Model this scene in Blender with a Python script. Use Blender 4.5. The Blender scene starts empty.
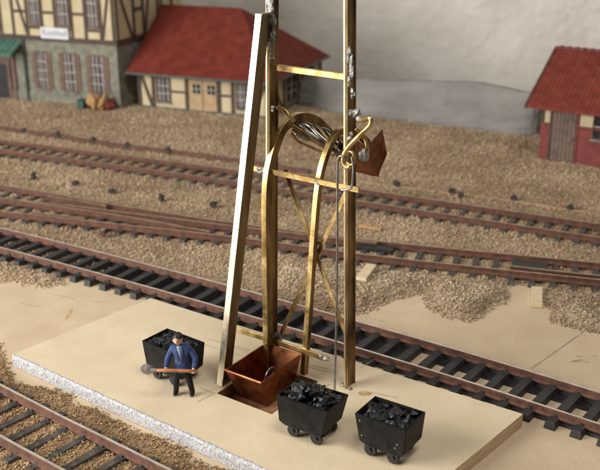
import bpy, bmesh, math, random
import numpy as np
from mathutils import Vector, Matrix, noise as mnoise
R = math.radians
random.seed(7); rng = np.random.default_rng(7)
scene = bpy.context.scene
col = scene.collection

# ------------------------------------------------------------------ camera (1 unit = 1 cm of the model)
cam_d = bpy.data.cameras.new('camera'); cam = bpy.data.objects.new('camera', cam_d); col.objects.link(cam)
pitch, roll, CH = 0.3596, -0.00623, 15.196
fw = Vector((0, math.cos(pitch), -math.sin(pitch)))
r0 = Vector((1, 0, 0)); u0 = Vector((0, math.sin(pitch), math.cos(pitch)))
rr = r0*math.cos(roll)+u0*math.sin(roll); uu = u0*math.cos(roll)-r0*math.sin(roll)
cam.matrix_world = Matrix(((rr.x, uu.x, -fw.x, 0), (rr.y, uu.y, -fw.y, 0), (rr.z, uu.z, -fw.z, CH), (0, 0, 0, 1)))
cam_d.sensor_width = 36; cam_d.lens = 964.8/600*36
cam_d.clip_start = .5; cam_d.clip_end = 500
cam_d.dof.use_dof = True; cam_d.dof.focus_distance = 28.0; cam_d.dof.aperture_fstop = 0.33
scene.camera = cam

# ------------------------------------------------------------------ light: window to the left, plus an added overhead fill
world = bpy.data.worlds.new('World'); scene.world = world; world.use_nodes = True
bg = world.node_tree.nodes['Background']; bg.inputs[0].default_value = (1.0, .97, .93, 1); bg.inputs[1].default_value = .11
def area(name, loc, target, sx, sy, power, colr):
    d = bpy.data.lights.new(name, 'AREA'); d.shape = 'RECTANGLE'; d.size = sx; d.size_y = sy
    d.energy = power; d.color = colr
    o = bpy.data.objects.new(name, d); col.objects.link(o); o.location = loc
    o.rotation_euler = (Vector(target)-Vector(loc)).to_track_quat('-Z', 'Y').to_euler()
    return o
area('window_light', (-60, 10, 24), (0, 29, 3), 46, 42, 80000, (1, .985, .955))
area('bounce_fill', (15, 6, 72), (4, 45, 3), 24, 24, 23000, (1, .96, .90))  # unseen fill added overhead to brighten the wall and buildings
scene.view_settings.view_transform = 'Standard'; scene.view_settings.look = 'None'
scene.view_settings.exposure = 0; scene.view_settings.gamma = 1
scene.render.engine = 'CYCLES'

# ------------------------------------------------------------------ materials
def mat(name, c1, c2=None, scale=3.0, rough=.6, metal=0.0, bump=0.0, bscale=None, detail=4, stretch=None, spec=.5, lo=.35, hi=.65, rough2=None, tint=None, bdist=None, speck=None):
    m = bpy.data.materials.new(name); m.use_nodes = True
    nt = m.node_tree; N = nt.nodes; L = nt.links; b = N['Principled BSDF']
    b.inputs['Roughness'].default_value = rough; b.inputs['Metallic'].default_value = metal
    b.inputs['Specular IOR Level'].default_value = spec
    tc = N.new('ShaderNodeTexCoord'); mp = N.new('ShaderNodeMapping'); L.new(tc.outputs['Object'], mp.inputs[0])
    if stretch: mp.inputs['Scale'].default_value = stretch
    if c2 is None:
        b.inputs['Base Color'].default_value = (*c1, 1)
    else:
        rp = N.new('ShaderNodeValToRGB'); rp.color_ramp.elements[0].color = (*c1, 1); rp.color_ramp.elements[1].color = (*c2, 1)
        rp.color_ramp.elements[0].position = lo; rp.color_ramp.elements[1].position = hi
        if tint:
            at = N.new('ShaderNodeAttribute'); at.attribute_name = tint; L.new(at.outputs['Fac'], rp.inputs[0])
        else:
            nz = N.new('ShaderNodeTexNoise'); nz.inputs['Scale'].default_value = scale; nz.inputs['Detail'].default_value = detail
            L.new(mp.outputs[0], nz.inputs['Vector']); L.new(nz.outputs[0], rp.inputs[0])
            if rough2 is not None:
                mr = N.new('ShaderNodeMapRange'); mr.inputs[1].default_value = .35; mr.inputs[2].default_value = .65
                mr.inputs[3].default_value = rough; mr.inputs[4].default_value = rough2
                L.new(nz.outputs[0], mr.inputs[0]); L.new(mr.outputs[0], b.inputs['Roughness'])
        outc = rp.outputs[0]
        if speck:
            n3 = N.new('ShaderNodeTexNoise'); n3.inputs['Scale'].default_value = speck[0]; n3.inputs['Detail'].default_value = 3
            r3 = N.new('ShaderNodeValToRGB'); r3.color_ramp.elements[0].position = speck[1]; r3.color_ramp.elements[1].position = speck[1]+speck[3]
            d_ = speck[2]; r3.color_ramp.elements[0].color = (d_, d_*.92, d_*.82, 1); r3.color_ramp.elements[1].color = (1, 1, 1, 1)
            mp3 = N.new('ShaderNodeMapping'); L.new(tc.outputs['Object'], mp3.inputs[0]); mp3.inputs['Scale'].default_value = speck[4] if len(speck) > 4 else (1, 1, 1)
            L.new(mp3.outputs[0], n3.inputs['Vector']); L.new(n3.outputs[0], r3.inputs[0])
            mx = N.new('ShaderNodeMix'); mx.data_type = 'RGBA'; mx.blend_type = 'MULTIPLY'; mx.inputs['Factor'].default_value = 1
            L.new(outc, mx.inputs['A']); L.new(r3.outputs[0], mx.inputs['B']); outc = mx.outputs['Result']
        L.new(outc, b.inputs['Base Color'])
    if bump:
        n2 = N.new('ShaderNodeTexNoise'); n2.inputs['Scale'].default_value = bscale or scale*4; n2.inputs['Detail'].default_value = 5
        L.new(mp.outputs[0], n2.inputs['Vector'])
        bp_ = N.new('ShaderNodeBump'); bp_.inputs['Strength'].default_value = min(1, bump); bp_.inputs['Distance'].default_value = bdist or .05*max(1, bump)
        L.new(n2.outputs[0], bp_.inputs['Height']); L.new(bp_.outputs[0], b.inputs['Normal'])
    return m
M = {}
M['ply'] = mat('plywood', (.56, .43, .275), (.66, .525, .35), .8, .65, bump=.10, bscale=14, lo=.25, hi=.75, detail=9, speck=(9, .28, .90, .16))
M['plyboard'] = mat('plywood_board', (.67, .54, .355), (.76, .635, .44), 1.1, .62, bump=.10, bscale=14, lo=.25, hi=.75, detail=9, speck=(16, .30, .88, .16, (1, 2.2, 1)))
M['plyside'] = mat('plywood_edge', (.52, .36, .20), (.74, .58, .38), 2.2, .8, bump=.4, bscale=14, stretch=(.6, .6, 7))
M['plaster'] = mat('plaster', (.30, .29, .295), (.66, .65, .655), 17, .85, bump=.4, bscale=22)
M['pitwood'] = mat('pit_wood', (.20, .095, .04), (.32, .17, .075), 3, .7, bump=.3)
M['pencil'] = mat('pencil', (.24, .20, .15), (.44, .36, .25), 6, .7)
M['stain'] = mat('glue_stain', (.34, .20, .05), (.60, .45, .22), 5, .45)
M['rust'] = mat('rusty_rail', (.095, .041, .026), (.18, .080, .048), 4, .6, .1, bump=.2, bscale=20)
M['rustd'] = mat('orange_rusty_rail', (.085, .034, .022), (.155, .066, .038), 4, .62, .1, bump=.2, bscale=20)
M['railtop'] = mat('rail_head', (.60, .55, .46), (.82, .77, .68), 3, .34, .5)
M['railtopd'] = mat('dull_rail_head', (.36, .27, .16), (.56, .46, .32), 3, .42, .5)
M['sleeper'] = mat('black_sleeper', (.022, .021, .022), (.05, .046, .044), 5, .55, bump=.4, bscale=18, stretch=(1, 4, 1))
M['sleeperd'] = mat('dusty_sleeper', (.035, .031, .029), (.11, .09, .072), 4, .75, bump=.4, bscale=14)
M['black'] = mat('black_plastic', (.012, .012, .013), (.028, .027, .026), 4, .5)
M['gravel'] = mat('gravel', (.24, .15, .078), (.64, .495, .325), rough=.85, tint='tint', lo=0, hi=1)
M['gravelg'] = mat('grey_gravel', (.21, .13, .068), (.74, .60, .41), rough=.8, tint='tint', lo=0, hi=1)
M['gravelb'] = mat('brown_gravel', (.19, .10, .043), (.60, .42, .225), rough=.85, tint='tint', lo=0, hi=1)
M['brass'] = mat('brass', (.40, .265, .095), (.76, .57, .26), 2.4, .30, 1, bump=.08, bscale=18, rough2=.46, detail=7)
M['tarnishshade'] = mat('tarnished_and_shaded_brass', (.12, .074, .038), (.42, .285, .13), 2.2, .42, 1, bump=.15, bscale=16, stretch=(1, 1, .35), rough2=.58, detail=7)  # tarnished posts; doubles as painted shade on the guide rails
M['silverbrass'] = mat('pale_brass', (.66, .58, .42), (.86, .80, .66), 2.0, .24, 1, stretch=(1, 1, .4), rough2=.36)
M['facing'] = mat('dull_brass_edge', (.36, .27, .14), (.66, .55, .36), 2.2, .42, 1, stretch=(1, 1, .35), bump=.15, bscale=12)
M['strutside'] = mat('shaded_brass_side', (.20, .145, .085), (.36, .28, .17), 2.0, .45, 1, stretch=(1, 1, .3), bump=.1, bscale=14)  # same metal as the strut front, darkened to paint in the side's shade
M['solder'] = mat('solder', (.13, .12, .11), (.50, .48, .45), 6, .45, .9, bump=.7, bscale=18, rough2=.6)
M['foil'] = mat('tinned_sheet', (.11, .09, .075), (.50, .46, .41), 2.2, .26, 1, bump=.3, bscale=3, lo=.4, hi=.7)
M['copper'] = mat('copper', (.18, .056, .026), (.38, .14, .062), 2.6, .38, 1, bump=.1, bscale=14, rough2=.46)
M['copperd'] = mat('oxidised_copper', (.17, .065, .04), (.33, .14, .075), 3, .4, .9, bump=.12)
M['steel'] = mat('steel_wire', (.27, .25, .23), (.42, .40, .37), 5, .35, 1)
M['tub'] = mat('black_tub', (.006, .006, .006), (.016, .0145, .013), 3, .5, bump=.4, bscale=12, spec=.18, detail=8)
M['coal'] = mat('coal', (.003, .0034, .0045), (.009, .0105, .0135), 6, .36, bump=.4, bscale=20, spec=.45)
M['wheel'] = mat('black_wheel', (.010, .010, .011), (.024, .023, .023), 6, .35)
M['paintfleck'] = mat('bare_metal_fleck', (.26, .22, .18), None, rough=.6)
M['skin'] = mat('skin_paint', (.60, .36, .24), (.68, .44, .31), 6, .5)
M['hair'] = mat('hair_paint', (.012, .009, .008), None, rough=.5)
M['jacket'] = mat('blue_jacket_paint', (.018, .035, .11), (.062, .10, .225), 4, .7, bump=.8, bscale=7, spec=.25)
M['lapel'] = mat('lapel_paint', (.022, .042, .12), (.06, .10, .22), 6, .6)
M['shirt'] = mat('pale_shirt_paint', (.45, .50, .58), None, rough=.6)
M['trousers'] = mat('dark_trousers_paint', (.006, .006, .007), (.014, .0135, .015), 5, .6, spec=.25)
M['shoe'] = mat('shoe_paint', (.006, .006, .006), None, rough=.35)
M['shaft'] = mat('shovel_wood', (.35, .12, .045), (.50, .20, .09), 5, .5)
M['blade'] = mat('shovel_blade', (.22, .21, .20), (.36, .34, .32), 8, .45, .5)
M['wall'] = mat('backdrop_plaster', (.72, .65, .565), (.80, .735, .655), .3, .9, bump=.8, bscale=.9, detail=7, bdist=.3)
M['greycard'] = mat('grey_card', (.18, .167, .15), (.26, .243, .222), .3, .85, bump=.8, bscale=.6, bdist=.5, stretch=(1, 1, 2.5))
M['stonewall'] = mat('station_stone', (.15, .145, .11), (.25, .24, .185), 2.2, .85, bump=.5, bscale=5)
M['stoneside'] = M['stonewall']
M['cream'] = mat('cream_plaster', (.47, .385, .225), (.56, .47, .30), .8, .8)
M['timber'] = mat('dark_timber', (.045, .028, .018), (.085, .052, .034), 2, .7)
M['shutter'] = mat('brown_shutter', (.12, .07, .05), (.18, .105, .075), 3, .7)
M['glass'] = mat('window_glass', (.03, .028, .028), None, rough=.1)
M['curtain'] = mat('curtain', (.16, .13, .125), (.26, .22, .21), 3, .8)
M['mullion'] = mat('white_glazing_bar', (.45, .42, .38), None, rough=.6)
M['doorwood'] = mat('tan_door', (.36, .24, .125), (.46, .32, .18), 2, .7)
M['doordark'] = mat('brown_door', (.115, .075, .055), (.175, .12, .09), 2.5, .7)
M['redroof'] = mat('red_roof', (.13, .021, .014), (.185, .033, .021), 1.5, .8, bump=.4, bscale=9, spec=.2)
M['redtile'] = mat('red_tile', (.15, .027, .018), (.215, .044, .028), 2, .75, spec=.25)
M['ridge'] = mat('dark_red_ridge', (.11, .016, .013), (.16, .026, .02), 2, .65)
M['brick'] = mat('red_brick', (.15, .030, .028), (.215, .046, .04), 2, .8, bump=.3, bscale=6)
M['greencanopy'] = mat('green_canopy', (.05, .12, .09), (.09, .19, .145), 2, .6)
M['gutter'] = mat('dark_gutter', (.05, .055, .048), (.09, .095, .08), 2, .6)
M['sign'] = mat('sign_board', (.62, .63, .66), None, rough=.6)
M['signtext'] = mat('sign_lettering', (.16, .16, .18), None, rough=.6)
M['sack'] = mat('tan_sack', (.30, .165, .06), (.46, .29, .13), 2, .8, bump=.4)
M['redsack'] = mat('red_bundle', (.14, .02, .018), (.22, .04, .032), 2, .85)
M['greenbox'] = mat('green_box', (.035, .08, .06), None, rough=.7)
M['balsa'] = mat('balsa', (.62, .48, .29), (.74, .60, .39), 3, .7, stretch=(1, 5, 1))
M['orangewood'] = mat('orange_wood', (.42, .23, .09), (.52, .31, .14), 3, .7)
M['gravduct'] = mat('dusty_duct', (.34, .21, .115), (.46, .32, .19), 3, .85)
M['lump'] = mat('grimy_casting', (.018, .014, .012), (.06, .045, .034), 5, .7)
M['palestain'] = mat('pale_rust_stain', (.50, .31, .14), (.60, .44, .25), 5, .7)
M['marker'] = mat('purple_marker', (.16, .05, .06), None, rough=.6)

# ------------------------------------------------------------------ mesh helpers
class MB:
    def __init__(s): s.v = []; s.f = []; s.m = []
    def add(s, vs, fs, mi=0):
        o = len(s.v); s.v += [tuple(p) for p in vs]; s.f += [tuple(i+o for i in f) for f in fs]; s.m += [mi]*len(fs); return s
    def box(s, x0, x1, y0, y1, z0, z1, mi=0, taper=0.0, rot=None, piv=None):
        t = taper
        vs = [Vector(p) for p in ((x0, y0, z0), (x1, y0, z0), (x1, y1, z0), (x0, y1, z0), (x0+t, y0+t, z1), (x1-t, y0+t, z1), (x1-t, y1-t, z1), (x0+t, y1-t, z1))]
        if rot is not None:
            c = Vector(piv) if piv else Vector(((x0+x1)/2, (y0+y1)/2, (z0+z1)/2))
            vs = [rot @ (p-c)+c for p in vs]
        return s.add(vs, [(0, 3, 2, 1), (4, 5, 6, 7), (0, 1, 5, 4), (1, 2, 6, 5), (2, 3, 7, 6), (3, 0, 4, 7)], mi)
    def prism(s, poly, n, mi=0):      # poly: list of 3d points (planar), extruded by vector n
        k = len(poly); n = Vector(n); a = [Vector(p) for p in poly]; b = [p+n for p in a]
        fs = [tuple(range(k))[::-1], tuple(range(k, 2*k))]+[(i, (i+1) % k, k+(i+1) % k, k+i) for i in range(k)]
        return s.add(a+b, fs, mi)
    def sweep(s, prof, path, up=(0, 0, 1), caps=True, mis=None, mi=0):   # prof (side, up) closed polygon
        up = Vector(up); path = [Vector(p) for p in path]; k = len(prof); vs = []
        for i, p in enumerate(path):
            t = (path[min(i+1, len(path)-1)]-path[max(i-1, 0)]).normalized()
            sd = t.cross(up)
            sd = sd.normalized() if sd.length > 1e-6 else Vector((1, 0, 0))
            u2 = sd.cross(t)
            vs += [p+sd*a+u2*b for a, b in prof]
        o = len(s.v); s.v += [tuple(p) for p in vs]
        for i in range(len(path)-1):
            for j in range(k):
                s.f.append((o+i*k+j, o+i*k+(j+1) % k, o+(i+1)*k+(j+1) % k, o+(i+1)*k+j)); s.m.append(mis[j] if mis else mi)
        if caps:
            s.f.append(tuple(o+j for j in range(k))[::-1]); s.m.append(mi)
            e = o+(len(path)-1)*k; s.f.append(tuple(e+j for j in range(k))); s.m.append(mi)
        return s
    def tube(s, path, r, n=8, mi=0, up=(.3, .2, 1)):
        return s.sweep([(r*math.cos(2*math.pi*j/n), r*math.sin(2*math.pi*j/n)) for j in range(n)], path, up, mi=mi)
    def cyl(s, a, b, r, n=14, mi=0, r2=None):
        a = Vector(a); b = Vector(b); d = (b-a).normalized(); q = d.to_track_quat('Z', 'Y'); r2 = r if r2 is None else r2
        va = [a+q @ Vector((r*math.cos(2*math.pi*j/n), r*math.sin(2*math.pi*j/n), 0)) for j in range(n)]
        vb = [b+q @ Vector((r2*math.cos(2*math.pi*j/n), r2*math.sin(2*math.pi*j/n), 0)) for j in range(n)]
        return s.add(va+vb, [tuple(range(n))[::-1], tuple(range(n, 2*n))]+[(j, (j+1) % n, n+(j+1) % n, n+j) for j in range(n)], mi)
    def lump(s, c, r, jit=.25, sub=1, sq=(1, 1, 1), mi=0, seed=None):
        rg = random.Random(seed if seed is not None else random.random())
        bm = bmesh.new(); bmesh.ops.create_icosphere(bm, subdivisions=sub, radius=1)
        off = Vector((rg.random()*50, rg.random()*50, rg.random()*50)); c = Vector(c)
        vs = [c+Vector((v.co.x*sq[0], v.co.y*sq[1], v.co.z*sq[2]))*r*(1+jit*2*(mnoise.noise(v.co*1.7+off))) for v in bm.verts]
        fs = [tuple(v.index for v in f.verts) for f in bm.faces]; bm.free()
        return s.add(vs, fs, mi)
    def build(s, name, mats, parent=None, smooth=False, bevel=0, seg=1):
        me = bpy.data.meshes.new(name); me.from_pydata(s.v, [], s.f)
        for mm in (mats if isinstance(mats, (list, tuple)) else [mats]): me.materials.append(M[mm] if isinstance(mm, str) else mm)
        me.polygons.foreach_set('material_index', s.m)
        bm = bmesh.new(); bm.from_mesh(me); bmesh.ops.recalc_face_normals(bm, faces=bm.faces)
        if bevel:
            es = [e for e in bm.edges if len(e.link_faces) == 2 and e.calc_face_angle(0) > .5]
            bmesh.ops.bevel(bm, geom=es, offset=bevel, segments=seg, affect='EDGES', clamp_overlap=True)
        bm.to_mesh(me); bm.free()
        if smooth: me.polygons.foreach_set('use_smooth', [True]*len(me.polygons))
        me.update(); return link(name, me, parent)
def link(name, me, parent=None, loc=None, rot=None):
    o = bpy.data.objects.new(name, me); col.objects.link(o)
    if parent: o.parent = parent
    if loc is not None: o.location = loc
    if rot is not None: o.rotation_euler = rot
    return o
def tag(o, label=None, cat=None, group=None, kind=None):
    if label: o['label'] = label
    if cat: o['category'] = cat
    if group: o['group'] = group
    if kind: o['kind'] = kind
    return o
def thing(name, label, cat, loc=(0, 0, 0), rz=0, group=None):
    o = bpy.data.objects.new(name, None); o.empty_display_size = .3; col.objects.link(o)
    o.location = loc; o.rotation_euler = (0, 0, rz); return tag(o, label, cat, group)
def dup(root, loc, rz, label, keep=None):
    r = root.copy(); col.objects.link(r); r.location = loc; r.rotation_euler = (0, 0, rz); r['label'] = label
    for ch in list(root.children):
        c = ch.copy(); col.objects.link(c); c.parent = r
        for g in ch.children:
            d = g.copy(); col.objects.link(d); d.parent = c
    return r
def one(name, f, mats, parent=None, **k):
    m = MB(); f(m); return m.build(name, mats, parent, **k)
def resample(pts, step):
    P = [Vector((*p, 0)) if len(p) == 2 else Vector(p) for p in pts]
    # Catmull-Rom, dense, then even spacing
    dense = []
    for i in range(len(P)-1):
        p0 = P[max(i-1, 0)]; p1 = P[i]; p2 = P[i+1]; p3 = P[min(i+2, len(P)-1)]
        for k in range(24):
            t = k/24
            dense.append(.5*((2*p1)+(p2-p0)*t+(2*p0-5*p1+4*p2-p3)*t*t+(3*p1-p0-3*p2+p3)*t**3))
    dense.append(P[-1]); out = [dense[0].copy()]; acc = 0
    for a, b in zip(dense, dense[1:]):
        l = (b-a).length
        while acc+l >= step:
            f = (step-acc)/l; a = a+(b-a)*f; out.append(a.copy()); l = (b-a).length; acc = 0
        acc += l
    return out
def offset(path, d):      # + = left of travel
    o = []
    for i, p in enumerate(path):
        t = (path[min(i+1, len(path)-1)]-path[max(i-1, 0)]).normalized()
        o.append(p+Vector((-t.y, t.x, 0))*d)
    return o

# ------------------------------------------------------------------ setting: ground sheet, wall
edge_back = [(-45, 92), (-24, 82), (-8, 74), (2.1, 64.0), (4.7, 62.3), (10.8, 59.2), (14.1, 57.2), (16.5, 59.5), (21, 62), (30, 57), (45, 50)]
gp = [(-45, 12), (45, 12)]+edge_back[::-1]
g = one('ground', lambda m: m.prism([(x, y, -.6) for x, y in gp], (0, 0, .6)), 'ply'); tag(g, kind='structure')
def wallf(m):
    a = Vector((-70, 106, -12)); d = Vector((math.cos(R(-17)), math.sin(R(-17)), 0)); nx, nz = 170, 60; vs = []
    nrm = Vector((d.y, -d.x, 0))
    for i in range(nx+1):
        for j in range(nz+1):
            p = a+d*(i*.9)+Vector((0, 0, j*.9))
            q = Vector((i*.9*.10, j*.9*.05, 3)); h = mnoise.noise(q)*.6+mnoise.noise(q*3.1)*.25+mnoise.noise(q*8)*.14
            vs.append(p+nrm*h)
    m.add(vs, [(i*(nz+1)+j, (i+1)*(nz+1)+j, (i+1)*(nz+1)+j+1, i*(nz+1)+j+1) for i in range(nx) for j in range(nz)])
w = one('wall', wallf, 'wall', smooth=True); tag(w, kind='structure')
def cardf(m):
    base = [Vector(p) for p in ((-3, 68.3, -3), (2.1, 64.15, -3), (4.7, 62.45, -3), (10.8, 59.35, -3), (14.1, 57.3, -3), (16.6, 59.6, -3), (20, 62, -3))]
    top = [2.0, 2.1, 2.2, 2.65, 2.35, 2.2, 1.9]
    pts = resample(base, .4); n = len(pts); xs = [b.x for b in base]; k = 8; vs = []
    for side in (0, .35):
        for p in pts:
            t = np.interp(p.x, xs, top)
            for j in range(k+1):
                f = j/k; vs.append((p.x+side*.5+.5*f*f, p.y+side+1.3*f*f+.10*mnoise.noise(Vector((p.x*.5, f*2, 1))), -3+(t+3)*f+(.06*mnoise.noise(Vector((p.x*1.1, 5, 1))) if j == k else 0)))
    S = n*(k+1); fs = []
    for s0 in (0, S):
        fs += [(s0+i*(k+1)+j, s0+(i+1)*(k+1)+j, s0+(i+1)*(k+1)+j+1, s0+i*(k+1)+j+1) for i in range(n-1) for j in range(k)]
    fs += [(i*(k+1)+k, (i+1)*(k+1)+k, S+(i+1)*(k+1)+k, S+i*(k+1)+k) for i in range(n-1)]
    m.add(vs, fs)
o = one('backdrop_strip', cardf, 'greycard', smooth=False)
tag(o, 'low grey card strip standing along the back edge of the layout', 'backdrop')

# ------------------------------------------------------------------ tracks
RAILP = [(-.10, 0), (.10, 0), (.10, .03), (.022, .07), (.022, .17), (.052, .19), (.052, .245), (.040, .255), (-.040, .255), (-.052, .245), (-.052, .19), (-.022, .17), (-.022, .07), (-.10, .03)]
RAILM = [0]*7+[1]+[0]*6
def rail(parent, path, mats, z=.195, name='rail', taper=None):
    m = MB(); m.sweep(RAILP, [Vector((p.x, p.y, z)) for p in path], mis=RAILM); return m.build(name, mats, parent)
def sleeper_mesh(name, L, W, H, matn, gauge=1.65, seed=0):
    m = MB(); h = L/2; rg = random.Random(seed)
    m.box(-W/2, W/2, -h, h, 0, H, taper=.025)
    for y in (-gauge/2, gauge/2):
        if abs(y) < h:
            for s in (-1, 1):
                m.box(-.055, .055, y+s*.10-.035, y+s*.10+.035, H-.02, H+.055)
    o = m.build(name, matn, bevel=.008); me = o.data; bpy.data.objects.remove(o); return me
def track(name, label, pts, mats, smat, z=0, L=2.64, step=.79, web=True, sh=.2, sw=.29, under=None, jitter=0.0, phase=0.0, ztilt=0):
    t = thing(name, label, 'track', (pts[0][0], pts[0][1], 0))
    org = Vector((pts[0][0], pts[0][1], 0))
    path = [p-org for p in resample(pts, .5)]
    for s in (-1, 1): rail(t, offset(path, s*.86), mats, z+.195)
    sl = resample(pts, step); mes = [sleeper_mesh('sleeper', L, sw, sh, smat, seed=i) for i in range(2)]
    for i in range(1, len(sl)-1):
        d = sl[i+1]-sl[i-1]; o = link('sleeper', mes[i % 2], t)
        o.location = (sl[i]-org)+Vector((0, 0, z)); o.rotation_euler = (0, 0, math.atan2(d.y, d.x)+random.uniform(-1, 1)*jitter)
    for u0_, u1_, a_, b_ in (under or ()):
        m = MB(); m.sweep([(a_, 0), (b_, 0), (b_, .02), (a_, .02)], [Vector((p.x, p.y, .003)) for p in path if u0_ <= p.x+org.x < u1_]); m.build('gap_shade_strip', 'black', t)  # dark strip added to paint the shade in the gaps between sleepers
    if web:
        for s in (-1, 1):
            m = MB(); m.sweep([(-.09, 0), (.09, 0), (.09, .10), (-.09, .10)], [Vector((p.x, p.y, z+.004)) for p in offset(path, s*.86)]); m.build('sleeper_web', smat, t)
    return t
trackB = [(-24, 45.6), (-13.02, 39.2), (-7.2, 35.63), (-2.83, 32.83), (2.02, 29.55), (5.65, 27.0), (8.77, 24.68), (16, 19.2)]
trackA = [(-22, 35.5), (-8.92, 24.88), (-5.62, 22.27), (6, 13.2)]
trackD = [(-34, 61.8), (-17.5, 54.6), (-4.15, 48.5), (2.95, 44.78), (13.1, 39.6), (26, 33.2)]
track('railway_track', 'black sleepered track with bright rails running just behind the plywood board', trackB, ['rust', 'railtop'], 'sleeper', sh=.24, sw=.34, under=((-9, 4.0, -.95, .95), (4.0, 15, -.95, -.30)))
track('railway_track', 'ballasted track with brown rails at the lower left corner of the picture', trackA, ['rust', 'railtop'], 'sleeperd', jitter=.02, web=False)
track('railway_track', 'rearmost track with rusty rails half sunk in gravel near the buildings', trackD, ['rustd', 'railtopd'], 'sleeperd', jitter=.03, web=False)
# turnout line
t = thing('railway_turnout', 'rusty turnout track with converging rails between the gravel strips', 'track', (0, 38.8, 0)); org = Vector((0, 38.8, 0))
near = [(-30, 47.3), (-14.02, 42.66), (-8.08, 40.77), (-2.42, 38.93), (3.27, 36.73), (11.54, 34.16), (26, 29.8)]
far = [(-30, 53.4), (-15.2, 46.75), (-9.1, 43.68), (-3.0, 40.88), (3.4, 38.45), (12.0, 35.86), (26, 31.55)]
ina = [(-30, 51.3), (-14.8, 44.75), (-8.6, 42.1), (-4.86, 40.22), (-3.6, 39.58)]
inb = [(-30, 49.1), (-14.0, 44.42), (-8.5, 42.52), (-3.4, 40.62), (3.5, 38.18)]
for nm, pl in (('stock_rail', near), ('stock_rail', far), ('point_blade', ina), ('point_blade', inb)):
    rail(t, [p-org for p in resample(pl, .5)], ['rustd', 'railtopd'], name=nm)
for pl in ([(-12.4, 44.95), (-11.5, 44.55), (-9.6, 43.62), (-8.9, 43.18)], [(-12.5, 42.5), (-11.5, 42.15), (-9.6, 41.55)], [(8.4, 35.62), (9.6, 35.2), (12.5, 34.3), (18, 32.6)]):
    rail(t, [p-org for p in resample(pl, .4)], ['rustd', 'railtopd'], name='guard_rail')
def blk():
    for a, b, w in (((2.2, 38.45), (3.95, 37.85), .5), ((8.6, 36.25), (9.9, 35.75), .8)):
        a = Vector((*a, 0))-org; b = Vector((*b, 0))-org
        one('tie_plate', lambda m: m.sweep([(-w/2, .16), (w/2, .16), (w/2, .33), (-w/2, .33)], [a, b]), 'black', t)
blk()
ns = resample(near, .79); mesd = sleeper_mesh('sleeper', 1, .27, .2, 'sleeperd', gauge=9)
fa = resample(far, .1)
for i in range(1, len(ns)-1):
    d = (ns[i+1]-ns[i-1]).normalized(); n = Vector((-d.y, d.x, 0)); best = min(fa, key=lambda q: abs((q-ns[i]).dot(d)))
    wdt = max(1.5, (best-ns[i]).dot(n)); L = wdt+1.05
    o = link('sleeper', mesd, t); o.location = ns[i]-org+n*(wdt/2); o.scale = (1, L, 1); o.rotation_euler = (0, 0, math.atan2(d.y, d.x)+random.uniform(-.02, .02))

# ------------------------------------------------------------------ gravel (nobody could count it)
def inpoly(x, y, poly):
    c = np.zeros(x.shape, bool); n = len(poly)
    for i in range(n):
        x1, y1 = poly[i]; x2, y2 = poly[(i+1) % n]
        if y1 == y2: continue
        c ^= ((y1 > y) != (y2 > y)) & (x < (x2-x1)*(y-y1)/(y2-y1)+x1)
    return c
def sdist(x, y, poly):
    d = np.full(x.shape, 1e9); n = len(poly)
    for i in range(n):
        x1, y1 = poly[i]; x2, y2 = poly[(i+1) % n]; dx, dy = x2-x1, y2-y1
        tt = np.clip(((x-x1)*dx+(y-y1)*dy)/(dx*dx+dy*dy), 0, 1); d = np.minimum(d, np.hypot(x-x1-tt*dx, y-y1-tt*dy))
    return np.where(inpoly(x, y, poly), d, -d)
def vnoise(x, y, s, seed):
    rg = np.random.default_rng(seed); T = rg.random((64, 64)); u = x*s; v = y*s
    i = np.floor(u).astype(int); j = np.floor(v).astype(int); a = u-i; b = v-j; a = a*a*(3-2*a); b = b*b*(3-2*b)
    g_ = lambda p, q: T[p % 64, q % 64]
    return (g_(i, j)*(1-a)+g_(i+1, j)*a)*(1-b)+(g_(i, j+1)*(1-a)+g_(i+1, j+1)*a)*b-.5
def dist_line(x, y, pts, step=.5):
    d = np.full(x.shape, 1e9)
    ps = resample(pts, step)
    for a, b in zip(ps, ps[1:]):
        if b.x < x.min()-3 or a.x > x.max()+3: continue
        dx, dy = b.x-a.x, b.y-a.y
        tt = np.clip(((x-a.x)*dx+(y-a.y)*dy)/(dx*dx+dy*dy), 0, 1); d = np.minimum(d, np.hypot(x-a.x-tt*dx, y-a.y-tt*dy))
    return d
def height(x, y, poly, H, soft):
    sd = sdist(x, y, poly)+.5*vnoise(x, y, 1.1, 3)+.22*vnoise(x, y, 3.1, 4)
    k = np.clip(sd/soft, 0, 1); k = k*k*(3-2*k)
    return sd, k*(H+.10*vnoise(x, y, .6, 5)+.05*vnoise(x, y, 2.3, 6))
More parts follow.
